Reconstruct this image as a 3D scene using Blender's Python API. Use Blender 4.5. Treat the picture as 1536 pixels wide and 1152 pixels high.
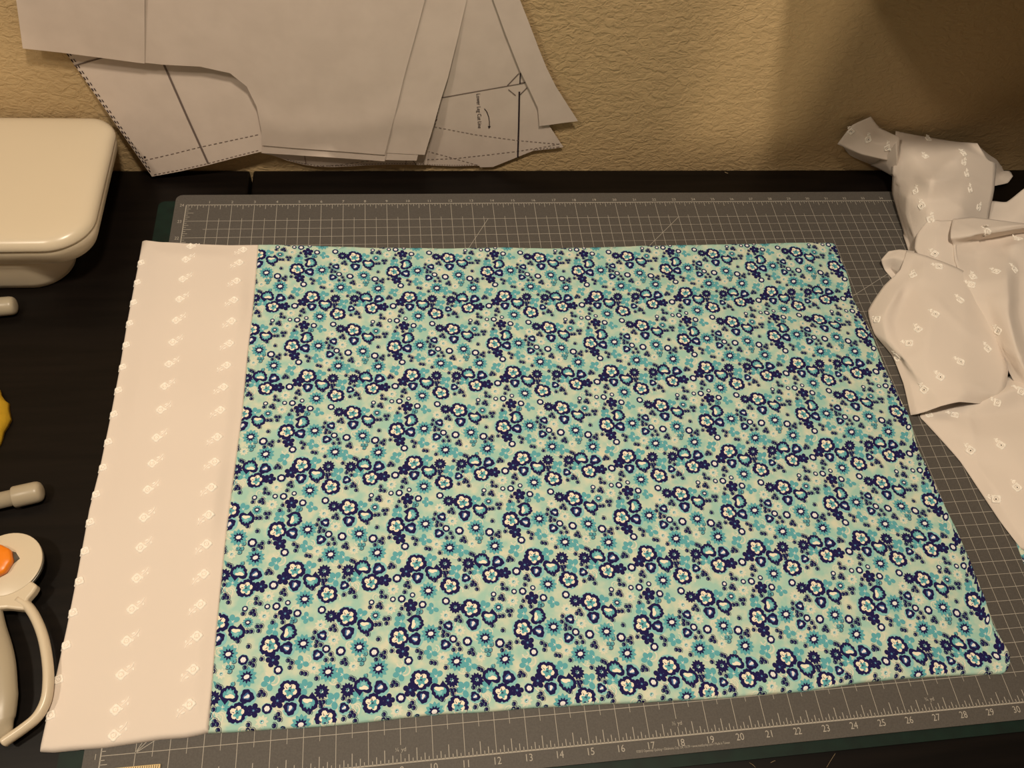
import bpy, bmesh, math, random
import numpy as np
from mathutils import Vector, Matrix, geometry
from mathutils.bvhtree import BVHTree

# ------------------------------------------------------------------ clear
for _o in list(bpy.data.objects):
    bpy.data.objects.remove(_o)
SC = bpy.context.scene
COL = SC.collection
PI = math.pi
IN = 0.0254                     # the cutting mat is ruled in inches; scene in metres
TABLE_Z = 0.75                  # table top
MAT_Z = TABLE_Z + 0.0046        # printed face of the grey cutting mat

# ------------------------------------------------------------------ camera
# solved from the printed inch grid of the cutting mat
FPX = 1202.48
CR = np.array([[0.99060, -0.10088, 0.09238],
               [-0.03640, -0.84398, -0.53514],
               [0.13196, 0.52680, -0.83968]])
_u, _s, _v = np.linalg.svd(CR); CR = _u @ _v
CC = np.array([9.5544, -3.5396, 27.6017])       # inches, mat frame
cam = bpy.data.cameras.new('camera'); cam_ob = bpy.data.objects.new('camera', cam); COL.objects.link(cam_ob)
cam.sensor_width = 36.0; cam.lens = FPX / 1536 * 36.0; cam.clip_start = 0.01; cam.clip_end = 50
_m = Matrix(((CR[0][0], -CR[1][0], -CR[2][0], CC[0] * IN),
             (CR[0][1], -CR[1][1], -CR[2][1], CC[1] * IN),
             (CR[0][2], -CR[1][2], -CR[2][2], CC[2] * IN + MAT_Z),
             (0, 0, 0, 1)))
cam_ob.matrix_world = _m
SC.camera = cam_ob

# ------------------------------------------------------------------ world, lamps, exposure
w = bpy.data.worlds.new('world'); SC.world = w; w.use_nodes = True
w.node_tree.nodes['Background'].inputs[0].default_value = (1.0, 0.84, 0.66, 1)
w.node_tree.nodes['Background'].inputs[1].default_value = 0.12
def lamp(name, loc, power, size, color, target=None, kind='AREA'):
    l = bpy.data.lights.new(name, kind); o = bpy.data.objects.new(name, l); COL.objects.link(o)
    l.energy = power; l.color = color; o.location = loc
    if kind == 'AREA':
        l.shape = 'DISK'; l.size = size
    else:
        l.shadow_soft_size = size
    if target is not None:
        o.rotation_euler = (Vector(target) - Vector(loc)).to_track_quat('-Z', 'Y').to_euler()
    return o
lamp('ceiling_lamp', (0.32, 0.05, 2.25), 17, 0.14, (1.0, 0.85, 0.66), (0.25, 0.3, 0.75))
lamp('ceiling_lamp', (-0.6, -0.1, 2.2), 8.5, 0.14, (1.0, 0.85, 0.66), (0.1, 0.4, 0.75))
lamp('room_lamp', (0.5, -2.4, 1.75), 26, 0.05, (1.0, 0.82, 0.58), (0.5, 0.67, 0.95))
SC.view_settings.view_transform = 'Standard'; SC.view_settings.look = 'None'
SC.view_settings.gamma = 1.0; SC.view_settings.use_curve_mapping = False
SC.view_settings.exposure = -0.12

# ------------------------------------------------------------------ geometry helpers
def ray(u, v):
    return CR.T @ np.array([(u - 768) / FPX, (v - 576) / FPX, 1.0])
def at(u, v, h=0.0):
    """inches: where the sight line through (u,v) meets the level h inches above the mat"""
    d = ray(u, v); return CC + d * ((h - CC[2]) / d[2])
def aty(u, v, y):
    d = ray(u, v); return CC + d * ((y - CC[1]) / d[1])
def W(p):
    return Vector((p[0] * IN, p[1] * IN, MAT_Z + p[2] * IN))
TOP = (TABLE_Z - MAT_Z) / IN    # table top in mat inches (slightly negative)

def new_obj(name, verts, faces, mats, parent=None, smooth=False, midx=None):
    me = bpy.data.meshes.new(name)
    me.from_pydata([tuple(v) for v in verts], [], [tuple(f) for f in faces])
    for m in (mats if isinstance(mats, (list, tuple)) else [mats]):
        me.materials.append(m)
    if midx is not None:
        me.polygons.foreach_set('material_index', midx)
    if smooth:
        me.polygons.foreach_set('use_smooth', [True] * len(me.polygons))
    me.update()
    o = bpy.data.objects.new(name, me); COL.objects.link(o)
    if parent is not None:
        o.parent = parent
        o.matrix_parent_inverse = Matrix.Translation(parent.location).inverted()
    return o
def thing(name, label, cat, loc, group=None):
    o = bpy.data.objects.new(name, None); COL.objects.link(o); o.location = loc
    o.empty_display_size = 0.02
    tag(o, label, cat, group); return o
def tag(o, label, cat, group=None):
    o['label'] = label; o['category'] = cat
    if group: o['group'] = group
    return o

class Geo:
    def __init__(s): s.v = []; s.f = []; s.m = []
    def add(s, vs, fs, m=0):
        b = len(s.v); s.v += [tuple(x) for x in vs]; s.f += [tuple(b + i for i in f) for f in fs]; s.m += [m] * len(fs)
    def box(s, a, b, m=0):
        (x0, y0, z0), (x1, y1, z1) = a, b
        s.add([(x0, y0, z0), (x1, y0, z0), (x1, y1, z0), (x0, y1, z0), (x0, y0, z1), (x1, y0, z1), (x1, y1, z1), (x0, y1, z1)],
              [(3, 2, 1, 0), (4, 5, 6, 7), (0, 1, 5, 4), (1, 2, 6, 5), (2, 3, 7, 6), (3, 0, 4, 7)], m)
    def loft(s, rings, m=0, cap0=True, cap1=True):
        n = len(rings[0]); vs = [p for r in rings for p in r]; fs = []
        for i in range(len(rings) - 1):
            for j in range(n):
                k = (j + 1) % n
                fs.append((i * n + j, i * n + k, (i + 1) * n + k, (i + 1) * n + j))
        if cap0: fs.append(tuple(range(n - 1, -1, -1)))
        if cap1: fs.append(tuple((len(rings) - 1) * n + j for j in range(n)))
        s.add(vs, fs, m)
    def tube(s, pts, radii, n=12, m=0, flat=1.0, up=Vector((0, 0, 1))):
        """sweep an ellipse (width r, height r*flat) along pts (world)"""
        rings = []
        pts = [Vector(p) for p in pts]
        for i, p in enumerate(pts):
            t = (pts[min(i + 1, len(pts) - 1)] - pts[max(i - 1, 0)]).normalized()
            side = t.cross(up)
            if side.length < 1e-6: side = Vector((1, 0, 0))
            side.normalize(); nn = side.cross(t).normalized()
            r = radii[i] if isinstance(radii, (list, tuple)) else radii
            fl = flat[i] if isinstance(flat, (list, tuple)) else flat
            rings.append([p + side * (r * math.cos(2 * PI * k / n)) + nn * (r * fl * math.sin(2 * PI * k / n)) for k in range(n)])
        s.loft(rings, m)
    def build(s, name, mats, parent=None, smooth=False):
        return new_obj(name, s.v, s.f, mats, parent, smooth, s.m)
def bevel(o, wdt, seg=2, angle=35):
    b = o.modifiers.new('bevel', 'BEVEL'); b.width = wdt; b.segments = seg; b.limit_method = 'ANGLE'; b.angle_limit = math.radians(angle)
    return o
def solid(o, t, offset=-1.0):
    m = o.modifiers.new('thickness', 'SOLIDIFY'); m.thickness = t; m.offset = offset; return o

def shell(front, faces, back):
    """front and back skins plus a rim, the rim with its own vertices so that shading stays crisp"""
    n = len(front); V = list(front) + list(back); F = [tuple(f) for f in faces] + [tuple(n + i for i in reversed(f)) for f in faces]
    cnt = {}
    for f in faces:
        for i in range(len(f)):
            a, b = f[i], f[(i + 1) % len(f)]
            if (b, a) in cnt: del cnt[(b, a)]
            else: cnt[(a, b)] = 1
    for a, b in cnt:
        k = len(V); V += [front[a], front[b], back[b], back[a]]; F.append((k + 3, k + 2, k + 1, k))
    return V, F
def catmull(pts, n, lin_=0.0):
    """sample a Catmull-Rom curve through pts (arrays), n samples per span"""
    P = np.array(pts, float); P = np.vstack([2 * P[0] - P[1], P, 2 * P[-1] - P[-2]]); out = []
    for i in range(1, len(P) - 2):
        for k in range(n):
            t = k / n
            out.append(0.5 * ((2 * P[i]) + (P[i + 1] - P[i - 1]) * t + (2 * P[i - 1] - 5 * P[i] + 4 * P[i + 1] - P[i + 2]) * t * t
                              + (-P[i - 1] + 3 * P[i] - 3 * P[i + 1] + P[i + 2]) * t ** 3))
    out.append(P[-2]); out = np.array(out)
    if lin_:
        Q = P[1:-1]; L = np.array([Q[i] + (Q[i + 1] - Q[i]) * k / n for i in range(len(Q) - 1) for k in range(n)] + [Q[-1]])
        out = out * (1 - lin_) + L * lin_
    return out
def vnoise(x, y, seed=0, oct=2):
    """smooth sum-of-sines noise, vectorised, about -1..1"""
    r = np.random.RandomState(seed); z = 0 * x; a = 1.0; tot = 0
    for o in range(oct):
        for k in range(4):
            th = r.uniform(0, 2 * PI); f = (0.7 + 0.6 * r.rand()) * (2 ** o); ph = r.uniform(0, 2 * PI)
            z = z + a * np.sin(f * (x * math.cos(th) + y * math.sin(th)) + ph)
        tot += a * 2.2; a *= 0.5
    return z / tot
def sstep(t): t = np.clip(t, 0, 1); return t * t * (3 - 2 * t)

# text outlines as flat meshes ------------------------------------------------
_tcache = {}
def text_geo(s):
    """2D verts (height-1 em units, left aligned, baseline 0) and faces"""
    if s in _tcache: return _tcache[s]
    cu = bpy.data.curves.new('t', 'FONT'); cu.body = s; cu.size = 1.0; cu.resolution_u = 3
    o = bpy.data.objects.new('t', cu); COL.objects.link(o)
    dg = bpy.context.evaluated_depsgraph_get(); me = bpy.data.meshes.new_from_object(o.evaluated_get(dg))
    r = ([(v.co.x, v.co.y) for v in me.vertices], [tuple(p.vertices) for p in me.polygons])
    bpy.data.objects.remove(o); bpy.data.curves.remove(cu); bpy.data.meshes.remove(me)
    _tcache[s] = r; return r

# ------------------------------------------------------------------ materials
def mat(name, color, rough=0.6, spec=0.4, **kw):
    m = bpy.data.materials.new(name); m.use_nodes = True
    b = m.node_tree.nodes['Principled BSDF']
    b.inputs['Base Color'].default_value = (*color, 1); b.inputs['Roughness'].default_value = rough
    b.inputs['Specular IOR Level'].default_value = spec
    for k, v in kw.items(): b.inputs[k.replace('_', ' ')].default_value = v
    return m
def nodes(m): return m.node_tree.nodes, m.node_tree.links, m.node_tree.nodes['Principled BSDF']
def add_noise(m, scale, c0, c1, lo=0.35, hi=0.65, detail=4, bump=0.0, bscale=None, bdist=0.001, stretch=(1, 1, 1), rough=0.5):
    N, L, b = nodes(m)
    tc = N.new('ShaderNodeTexCoord'); mp = N.new('ShaderNodeMapping'); mp.inputs['Scale'].default_value = stretch
    L.new(tc.outputs['Object'], mp.inputs[0])
    nz = N.new('ShaderNodeTexNoise'); nz.inputs['Scale'].default_value = scale; nz.inputs['Detail'].default_value = detail
    nz.inputs['Roughness'].default_value = rough
    L.new(mp.outputs[0], nz.inputs['Vector'])
    cr = N.new('ShaderNodeValToRGB'); cr.color_ramp.elements[0].position = lo; cr.color_ramp.elements[1].position = hi
    cr.color_ramp.elements[0].color = (*c0, 1); cr.color_ramp.elements[1].color = (*c1, 1)
    L.new(nz.outputs[0], cr.inputs[0]); L.new(cr.outputs[0], b.inputs['Base Color'])
    if bump:
        n2 = N.new('ShaderNodeTexNoise'); n2.inputs['Scale'].default_value = bscale or scale; n2.inputs['Detail'].default_value = 5
        L.new(mp.outputs[0], n2.inputs['Vector'])
        bp = N.new('ShaderNodeBump'); bp.inputs['Strength'].default_value = bump; bp.inputs['Distance'].default_value = bdist
        L.new(n2.outputs[0], bp.inputs['Height']); L.new(bp.outputs[0], b.inputs['Normal'])
    return m
def lin(r, g, b):
    f = lambda c: (c / 255 / 12.92) if c <= 10.3 else ((c / 255 + 0.055) / 1.055) ** 2.4
    return (f(r), f(g), f(b))

def weave(m, scale=900, strength=0.25, dist=0.0002):
    """fine woven relief"""
    N, L, b = nodes(m)
    tc = N.new('ShaderNodeTexCoord')
    ws = []
    for d in ('X', 'Y'):
        wv = N.new('ShaderNodeTexWave'); wv.bands_direction = d; wv.inputs['Scale'].default_value = scale; wv.inputs['Distortion'].default_value = 1.0
        L.new(tc.outputs['Object'], wv.inputs[0]); ws.append(wv)
    mx = N.new('ShaderNodeMath'); mx.operation = 'ADD'
    L.new(ws[0].outputs['Fac'], mx.inputs[0]); L.new(ws[1].outputs['Fac'], mx.inputs[1])
    bp = N.new('ShaderNodeBump'); bp.inputs['Strength'].default_value = strength; bp.inputs['Distance'].default_value = dist
    L.new(mx.outputs[0], bp.inputs['Height']); L.new(bp.outputs[0], b.inputs['Normal'])
    return m

M = {}
# wall: hand-trowelled texture
M['wall'] = mat('wall_paint', lin(182, 157, 118), 0.75, 0.25)
def wall_nodes(m):
    N, L, b = nodes(m)
    tc = N.new('ShaderNodeTexCoord'); mp = N.new('ShaderNodeMapping')
    mp.inputs['Scale'].default_value = (0.75, 1, 1.15); mp.inputs['Rotation'].default_value = (0, 0.35, 0); L.new(tc.outputs['Object'], mp.inputs[0])
    a = N.new('ShaderNodeTexNoise'); a.inputs['Scale'].default_value = 135; a.inputs['Detail'].default_value = 5; a.inputs['Roughness'].default_value = 0.55; a.inputs['Distortion'].default_value = 0.9
    c = N.new('ShaderNodeTexNoise'); c.inputs['Scale'].default_value = 55; c.inputs['Detail'].default_value = 3; c.inputs['Distortion'].default_value = 0.6
    L.new(mp.outputs[0], a.inputs[0]); L.new(mp.outputs[0], c.inputs[0])
    rp = N.new('ShaderNodeValToRGB'); rp.color_ramp.elements[0].position = 0.36; rp.color_ramp.elements[1].position = 0.62
    L.new(a.outputs[0], rp.inputs[0])
    mx = N.new('ShaderNodeMath'); mx.operation = 'MULTIPLY_ADD'; mx.inputs[1].default_value = 0.65
    L.new(rp.outputs[0], mx.inputs[0]); L.new(c.outputs[0], mx.inputs[2])
    bp = N.new('ShaderNodeBump'); bp.inputs['Strength'].default_value = 0.5; bp.inputs['Distance'].default_value = 0.0022
    L.new(mx.outputs[0], bp.inputs['Height']); L.new(bp.outputs[0], b.inputs['Normal'])
wall_nodes(M['wall'])
M['floor'] = add_noise(mat('floor_carpet', (0.2, 0.15, 0.1), 0.95, 0.1), 300, (0.16, 0.12, 0.08), (0.26, 0.2, 0.14), bump=0.5, bdist=0.003)
M['table'] = add_noise(mat('dark_table_finish', (0.006, 0.004, 0.003), 0.4, 0.2), 30, (0.003, 0.002, 0.0015), (0.006, 0.004, 0.003), stretch=(0.25, 4, 1), bump=0.05, bscale=220, bdist=0.0003)
M['grey'] = add_noise(mat('grey_mat_vinyl', lin(84, 80, 76), 0.6, 0.3), 700, lin(80, 76, 72), lin(88, 84, 80), bump=0.12, bscale=1600, bdist=0.0002)
M['green'] = add_noise(mat('green_mat_vinyl', lin(14, 50, 40), 0.6, 0.3), 60, lin(6, 25, 19), lin(9, 34, 26))
M['print'] = mat('pale_mat_print', lin(170, 164, 154), 0.7, 0.2)
M['white_cloth'] = weave(mat('white_cotton', lin(225, 213, 202), 0.85, 0.15, Sheen_Weight=0.15), 700, 0.25, 0.0002)
M['thread'] = mat('white_embroidery', lin(248, 241, 231), 0.6, 0.3, Sheen_Weight=0.2)
M['eyelet'] = mat('eyelet_hole', lin(58, 48, 38), 0.9, 0.1)
M['paper'] = add_noise(mat('white_paper', lin(206, 191, 180), 0.8, 0.15), 40, lin(203, 188, 177), lin(209, 194, 183))
M['ink'] = mat('dark_ink', lin(52, 42, 46), 0.8, 0.1)
M['ink_grey'] = mat('grey_ink', lin(112, 98, 92), 0.8, 0.1)
M['plastic'] = mat('white_plastic', lin(210, 196, 172), 0.28, 0.5)
M['plastic_grey'] = mat('warm_grey_plastic', lin(170, 158, 136), 0.35, 0.45)
M['orange'] = mat('orange_plastic', lin(236, 130, 20), 0.35, 0.5)
M['steel'] = mat('blade_steel', lin(120, 116, 108), 0.35, 0.5, Metallic=0.8)
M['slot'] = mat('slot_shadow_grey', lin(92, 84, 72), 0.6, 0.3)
M['straw'] = mat('straw_thread', lin(150, 132, 104), 0.8, 0.1)
M['wood'] = add_noise(mat('ruler_wood', lin(226, 204, 160), 0.55, 0.3), 60, lin(214, 190, 142), lin(232, 212, 168), stretch=(0.2, 3, 1))
M['yellow'] = weave(mat('yellow_cloth', lin(196, 156, 40), 0.85, 0.15), 700, 0.3, 0.0003)
# floral print dyes
M['fl_base'] = weave(add_noise(mat('floral_ground', lin(170, 208, 198), 0.85, 0.15), 70, lin(162, 204, 192), lin(214, 218, 196), 0.40, 0.70, 3), 700, 0.25, 0.0002)
M['fl_navy'] = mat('floral_navy', lin(30, 26, 78), 0.85, 0.15)
M['fl_teal'] = mat('floral_teal', lin(95, 168, 179), 0.85, 0.15)
M['fl_pale'] = mat('floral_pale_teal', lin(136, 194, 198), 0.85, 0.15)
M['fl_cream'] = mat('floral_cream', lin(240, 232, 212), 0.85, 0.15)
M['fl_white'] = mat('floral_white', lin(232, 232, 236), 0.85, 0.15)
M['fl_mid'] = mat('floral_mid_blue', lin(70, 110, 160), 0.85, 0.15)
M['fl_soft'] = mat('floral_soft_cream', lin(216, 218, 200), 0.85, 0.15)
FL = [M['fl_base'], M['fl_navy'], M['fl_teal'], M['fl_pale'], M['fl_cream'], M['fl_white'], M['fl_mid'], M['fl_soft']]
NAVY, TEAL, PALE, CREAM, WHITE, MID, SOFT = 1, 2, 3, 4, 5, 6, 7

# ================================================================== the room
WALL_Y = 26.5
g = Geo(); g.box((-4.0, -3.2, -0.05), (4.6, WALL_Y * IN, 0.0)); o = g.build('floor', M['floor']); o['kind'] = 'structure'
g = Geo(); g.box((-4.0, WALL_Y * IN, -0.05), (4.6, WALL_Y * IN + 0.1, 2.6)); o = g.build('wall_back', M['wall']); o['kind'] = 'structure'
# unseen block added high on the wall to shade its right part
g = Geo(); g.box((0.627, WALL_Y * IN - 0.15, 1.10), (4.6, WALL_Y * IN - 0.001, 2.6)); o = g.build('shade_block_1', M['wall']); o['kind'] = 'structure'

# added unseen partition; its wide and narrow openings shape the rear lamp's light
g = Geo(); g.box((-2.2, -1.2, 0), (0.255, -1.1, 1.374)); g.box((0.255, -1.2, 0), (0.536, -1.1, 2.6)); g.box((0.536, -1.2, 0), (0.60, -1.1, 1.345)); g.box((0.60, -1.2, 0), (2.8, -1.1, 2.6))
o = g.build('shade_partition', M['wall']); o['kind'] = 'structure'

# ------------------------------------------------------------------ table
tb = thing('sewing_table', 'near-black brown work table against the textured wall', 'table', (0.3, 0.25, 0))
SEAM = 2.66 * IN
yb = (WALL_Y - 0.02) * IN; yf = -0.16
for (xa, xb) in ((-0.62, SEAM - 0.0017), (SEAM + 0.0017, 1.25)):
    g = Geo(); g.box((xa, yf, TABLE_Z - 0.028), (xb, yb, TABLE_Z)); bevel(g.build('tabletop_board', M['table'], tb), 0.0035, 3)
g = Geo(); g.box((-0.57, yf + 0.04, TABLE_Z - 0.1), (1.2, yf + 0.06, TABLE_Z - 0.0285)); g.build('apron', M['table'], tb)
g = Geo(); g.box((-0.57, yb - 0.06, TABLE_Z - 0.1), (1.2, yb - 0.04, TABLE_Z - 0.0285)); g.build('apron', M['table'], tb)
for lx in (-0.59, 1.17):
    for ly in (yf + 0.03, yb - 0.08):
        g = Geo(); g.box((lx, ly, 0), (lx + 0.05, ly + 0.05, TABLE_Z - 0.0285)); bevel(g.build('leg', M['table'], tb), 0.004)

# ------------------------------------------------------------------ cutting mats
def rrect(x0, y0, x1, y1, r, n=6):
    out = []
    for cx, cy, a0 in ((x1 - r, y1 - r, 0), (x0 + r, y1 - r, 90), (x0 + r, y0 + r, 180), (x1 - r, y0 + r, 270)):
        for k in range(n + 1):
            a = math.radians(a0 + 90 * k / n); out.append((cx + r * math.cos(a), cy + r * math.sin(a)))
    return out
def slab(name, outline, z0, z1, m, parent=None):
    g = Geo(); g.loft([[Vector((x * IN, y * IN, z0)) for x, y in outline], [Vector((x * IN, y * IN, z1)) for x, y in outline]])
    return g.build(name, m, parent)
gm = slab('cutting_mat', rrect(-1.25, -0.9, 36.4, 24.35, 0.3), TABLE_Z + 0.0002, TABLE_Z + 0.0022, M['green'])
tag(gm, 'dark green cutting mat showing only as a rim under the grey mat', 'cutting mat')
cm = thing('cutting_mat', 'grey self-healing cutting mat printed with a pale inch grid', 'cutting mat', W((18, 12, -0.1)))
slab('mat_sheet', rrect(-0.5, -0.54, 37.2, 24.64, 0.3), TABLE_Z + 0.0024, MAT_Z, M['grey'], cm)
gr = Geo(); PZ = 0.006                      # print sits a hair above the vinyl (inches)
def seg2(g, x0, y0, x1, y1, wd, z=PZ, m=0):
    d = math.hypot(x1 - x0, y1 - y0); nx, ny = -(y1 - y0) / d * wd / 2, (x1 - x0) / d * wd / 2
    g.add([W((x0 + nx, y0 + ny, z)), W((x0 - nx, y0 - ny, z)), W((x1 - nx, y1 - ny, z)), W((x1 + nx, y1 + ny, z))], [(0, 1, 2, 3)], m)
LW = 0.019
seg2(gr, 0, 0, 36, 0, 0.045); seg2(gr, 0, 24, 36, 24, 0.035); seg2(gr, 0, 0, 0, 24, 0.035); seg2(gr, 36, 0, 36, 24, 0.035)
for i in range(1, 36):
    if i in (9, 18, 27):
        seg2(gr, i, 0, i, 0.27, LW); seg2(gr, i, 0.52, i, 24, LW)
    else:
        seg2(gr, i, 0, i, 24, LW)
for j in range(1, 24): seg2(gr, 0, j, 36, j, LW, PZ + 0.0004)
for i in range(1, 35): seg2(gr, i + .5, 0.85, i + .5, 23.15, LW * 0.85, PZ + 0.0002)
for j in range(1, 23): seg2(gr, 0.85, j + .5, 35.15, j + .5, LW * 0.85, PZ + 0.0006)
for i in range(36 * 8):
    if i % 8 == 0: continue
    l = 0.40 if i % 8 == 4 else (0.23 if i % 2 == 0 else 0.12)
    seg2(gr, i / 8, 0, i / 8, l, 0.024); seg2(gr, i / 8, 24, i / 8, 24 - l * 0.7, 0.02)
for j in range(24 * 8):
    if j % 8 == 0: continue
    l = 0.36 if j % 8 == 4 else (0.22 if j % 2 == 0 else 0.13)
    seg2(gr, 0, j / 8, l, j / 8, 0.02); seg2(gr, 36, j / 8, 36 - l, j / 8, 0.02)
for a in (30, 45, 60):
    t, s = math.tan(math.radians(a)), 34
    ye = 1 + s * t; xe = 35.0
    if ye > 23: ye = 23; xe = 1 + 22 / t
    seg2(gr, 1, 1, xe, ye, LW, PZ + 0.0008)
gr.build('printed_grid', M['print'], cm)
def put_text(s, x, y, size, z=PZ, center=True, sx=1.0, name='printed_number'):
    g = Geo()
    vs, fs = text_geo(s); xs = [v[0] for v in vs]; cx = (min(xs) + max(xs)) / 2 if center else min(xs)
    g.add([W((x + (a - cx) * size * sx, y + b * size, z)) for a, b in vs], fs)
    g.build(name, M['print'], cm)
for i in range(1, 36):
    put_text(str(i), i + 0.02, -0.31, 0.31, sx=0.92); put_text(str(i), i, 24.1, 0.21)
for j in range(1, 25):
    put_text(str(j), -0.15 if j < 10 else -0.19, j - 0.09, 0.24, sx=0.8)
for i, s in ((9, '\u00bc yd'), (18, '\u00bd yd'), (27, '\u00be yd')): put_text(s, i, 0.33, 0.17)
put_text('\u00a92015 Openmap Quilting \u2022 Oklahoma City, OK 73179 \u2022 www.mattbyrley.com \u2022 Made in Taiwan', 18.06, -0.38, 0.107, sx=0.75, name='printed_notice')

# ================================================================== pillowcase
TILE = """F,0.00,0.00,0.285,10 F,2.72,3.69,0.296,-35 F,3.38,2.86,0.307,-35 F,0.91,2.02,0.307,60 F,1.59,0.58,0.307,-20 H,3.99,2.50,0.252,80 H,1.49,2.44,0.263,165 H,2.17,0.17,0.274,80 H,3.90,0.58,0.263,-100 S,2.85,2.92,0.193,0 S,2.59,0.50,0.208,10 S,3.41,0.48,0.202,15 P,1.61,0.05,0.186,120 P,1.44,1.92,0.193,30 P,2.58,2.29,0.149,30 P,2.44,1.66,0.158,90 P,0.27,0.47,0.197,75 P,3.41,2.33,0.193,120 P,3.28,3.95,0.143,80 N,0.49,0.04,0.186,0 N,1.34,3.07,0.202,20 N,1.03,1.55,0.197,30 N,1.22,0.29,0.202,10 R,0.90,0.07,0.143,0 R,0.74,3.34,0.09,0 R,1.04,3.33,0.123,0 R,1.41,3.44,0.086,0 R,1.74,3.07,0.123,0 R,2.54,3.15,0.127,0 R,0.02,3.30,0.088,0 R,2.71,1.84,0.123,0 R,0.09,1.61,0.149,0 R,1.21,1.23,0.132,0 R,3.18,1.74,0.145,0 T,1.96,3.55,0.307,0 T,1.97,2.05,0.318,10 T,3.78,1.82,0.307,5 T,0.23,1.07,0.318,20 T,2.79,1.10,0.318,15 T,0.15,2.83,0.18,0 W,0.35,3.63,0.079,0 W,0.35,3.48,0.079,0 W,0.49,3.45,0.079,0 W,0.29,3.22,0.079,0 W,0.21,3.14,0.079,0 W,0.33,3.09,0.079,0 W,4.14,3.13,0.079,0 W,1.14,3.56,0.079,0 W,1.25,3.89,0.079,0 W,1.17,3.79,0.079,0 W,1.29,3.73,0.079,0 W,1.03,2.99,0.079,0 W,0.94,2.79,0.079,0 W,1.27,2.78,0.079,0 W,0.45,2.68,0.079,0 W,0.58,2.68,0.079,0 W,0.51,2.53,0.079,0 W,0.15,2.52,0.079,0 W,0.28,2.52,0.079,0 W,0.22,2.03,0.079,0 W,2.20,3.90,0.079,0 W,4.05,2.22,0.079,0 W,2.33,2.41,0.079,0 W,2.28,2.22,0.079,0 W,2.40,2.09,0.079,0 W,2.37,1.96,0.079,0 W,2.53,1.98,0.079,0 W,2.94,2.58,0.079,0 W,2.84,2.48,0.079,0 W,2.99,2.44,0.079,0 W,3.26,3.62,0.079,0 W,3.46,3.69,0.079,0 W,3.59,3.70,0.079,0 W,3.51,3.79,0.079,0 W,3.63,3.53,0.079,0 W,0.31,1.49,0.079,0 W,0.42,1.58,0.079,0 W,0.41,1.42,0.079,0 W,0.15,1.37,0.079,0 W,0.66,1.60,0.079,0 W,1.50,1.52,0.079,0 W,1.62,1.44,0.079,0 W,1.57,1.29,0.079,0 W,1.95,1.10,0.079,0 W,2.07,1.07,0.079,0 W,2.42,0.91,0.079,0 W,0.70,0.59,0.079,0 W,0.64,0.49,0.079,0 W,0.79,0.50,0.079,0 W,2.53,0.18,0.079,0 W,2.64,0.18,0.079,0 W,2.56,0.06,0.079,0 W,2.85,1.66,0.079,0 W,2.70,1.48,0.079,0 W,2.91,1.49,0.079,0 W,3.31,1.45,0.079,0 W,3.22,1.36,0.079,0 W,3.35,1.31,0.079,0 W,3.51,0.83,0.079,0 W,3.60,0.78,0.079,0 W,3.10,0.63,0.079,0 W,3.26,0.24,0.079,0 W,3.44,0.14,0.079,0 V,3.79,1.42,0.079,0 V,3.92,1.41,0.079,0 V,3.86,1.28,0.079,0 V,3.98,1.59,0.079,0 V,3.98,0.88,0.079,0 V,1.59,2.90,0.083,0 V,1.66,2.83,0.083,0 V,1.56,2.78,0.075,0 L,2.08,2.91,0.208,100 L,1.00,2.54,0.241,60 L,3.83,2.87,0.241,20 L,1.95,1.44,0.23,100 L,0.94,0.84,0.241,45 L,2.08,0.65,0.252,20 L,3.24,0.97,0.241,100 L,2.96,0.20,0.263,45 L,3.71,0.20,0.241,-30 K,0.76,3.69,0.208,0 K,0.66,3.02,0.208,0 K,2.51,2.65,0.197,0 K,2.95,2.12,0.197,0 K,2.33,1.24,0.197,0 K,3.60,1.21,0.175,0"""
TX, TY, AX, AY = 4.175, 4.0, 8.18, 5.935
MOT = []
for s in TILE.split():
    q = s.split(','); MOT.append((q[0], float(q[1]), float(q[2]), float(q[3]) * {'F': 1.06, 'H': 1.06, 'P': 1.1, 'N': 1.08, 'S': 1.15, 'R': 1.08, 'W': 1.12, 'V': 1.1}.get(q[0], 1.0), math.radians(float(q[4]) - (90 if q[0] == 'H' else 0))))
# motif shapes: lists of (layer, dye, polygons) in unit coordinates -------------
def star(fn, n, c=(0, 0), mid=0.5):
    """centre-fan with one mid ring so that it follows the cloth"""
    P = []
    ring = [(c[0] + fn(2 * PI * k / n) * math.cos(2 * PI * k / n), c[1] + fn(2 * PI * k / n) * math.sin(2 * PI * k / n)) for k in range(n)]
    inn = [(c[0] + (x - c[0]) * mid, c[1] + (y - c[1]) * mid) for x, y in ring]
    for k in range(n):
        j = (k + 1) % n
        P.append([inn[k], ring[k], ring[j], inn[j]])
    P.append(inn)
    return P
def outline_fan(pts, c=(0, 0), mid=0.55):
    n = len(pts); inn = [(c[0] + (x - c[0]) * mid, c[1] + (y - c[1]) * mid) for x, y in pts]
    P = [[inn[k], pts[k], pts[(k + 1) % n], inn[(k + 1) % n]] for k in range(n)]
    P += [[c, inn[k], inn[(k + 1) % n]] for k in range(n)]
    return P
def annulus(fo, ri, n, a0=0, a1=2 * PI, c=(0, 0)):
    P = []
    for k in range(n):
        t0, t1 = a0 + (a1 - a0) * k / n, a0 + (a1 - a0) * (k + 1) / n
        P.append([(c[0] + ri * math.cos(t0), c[1] + ri * math.sin(t0)), (c[0] + fo(t0) * math.cos(t0), c[1] + fo(t0) * math.sin(t0)),
                  (c[0] + fo(t1) * math.cos(t1), c[1] + fo(t1) * math.sin(t1)), (c[0] + ri * math.cos(t1), c[1] + ri * math.sin(t1))])
    return P
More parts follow.
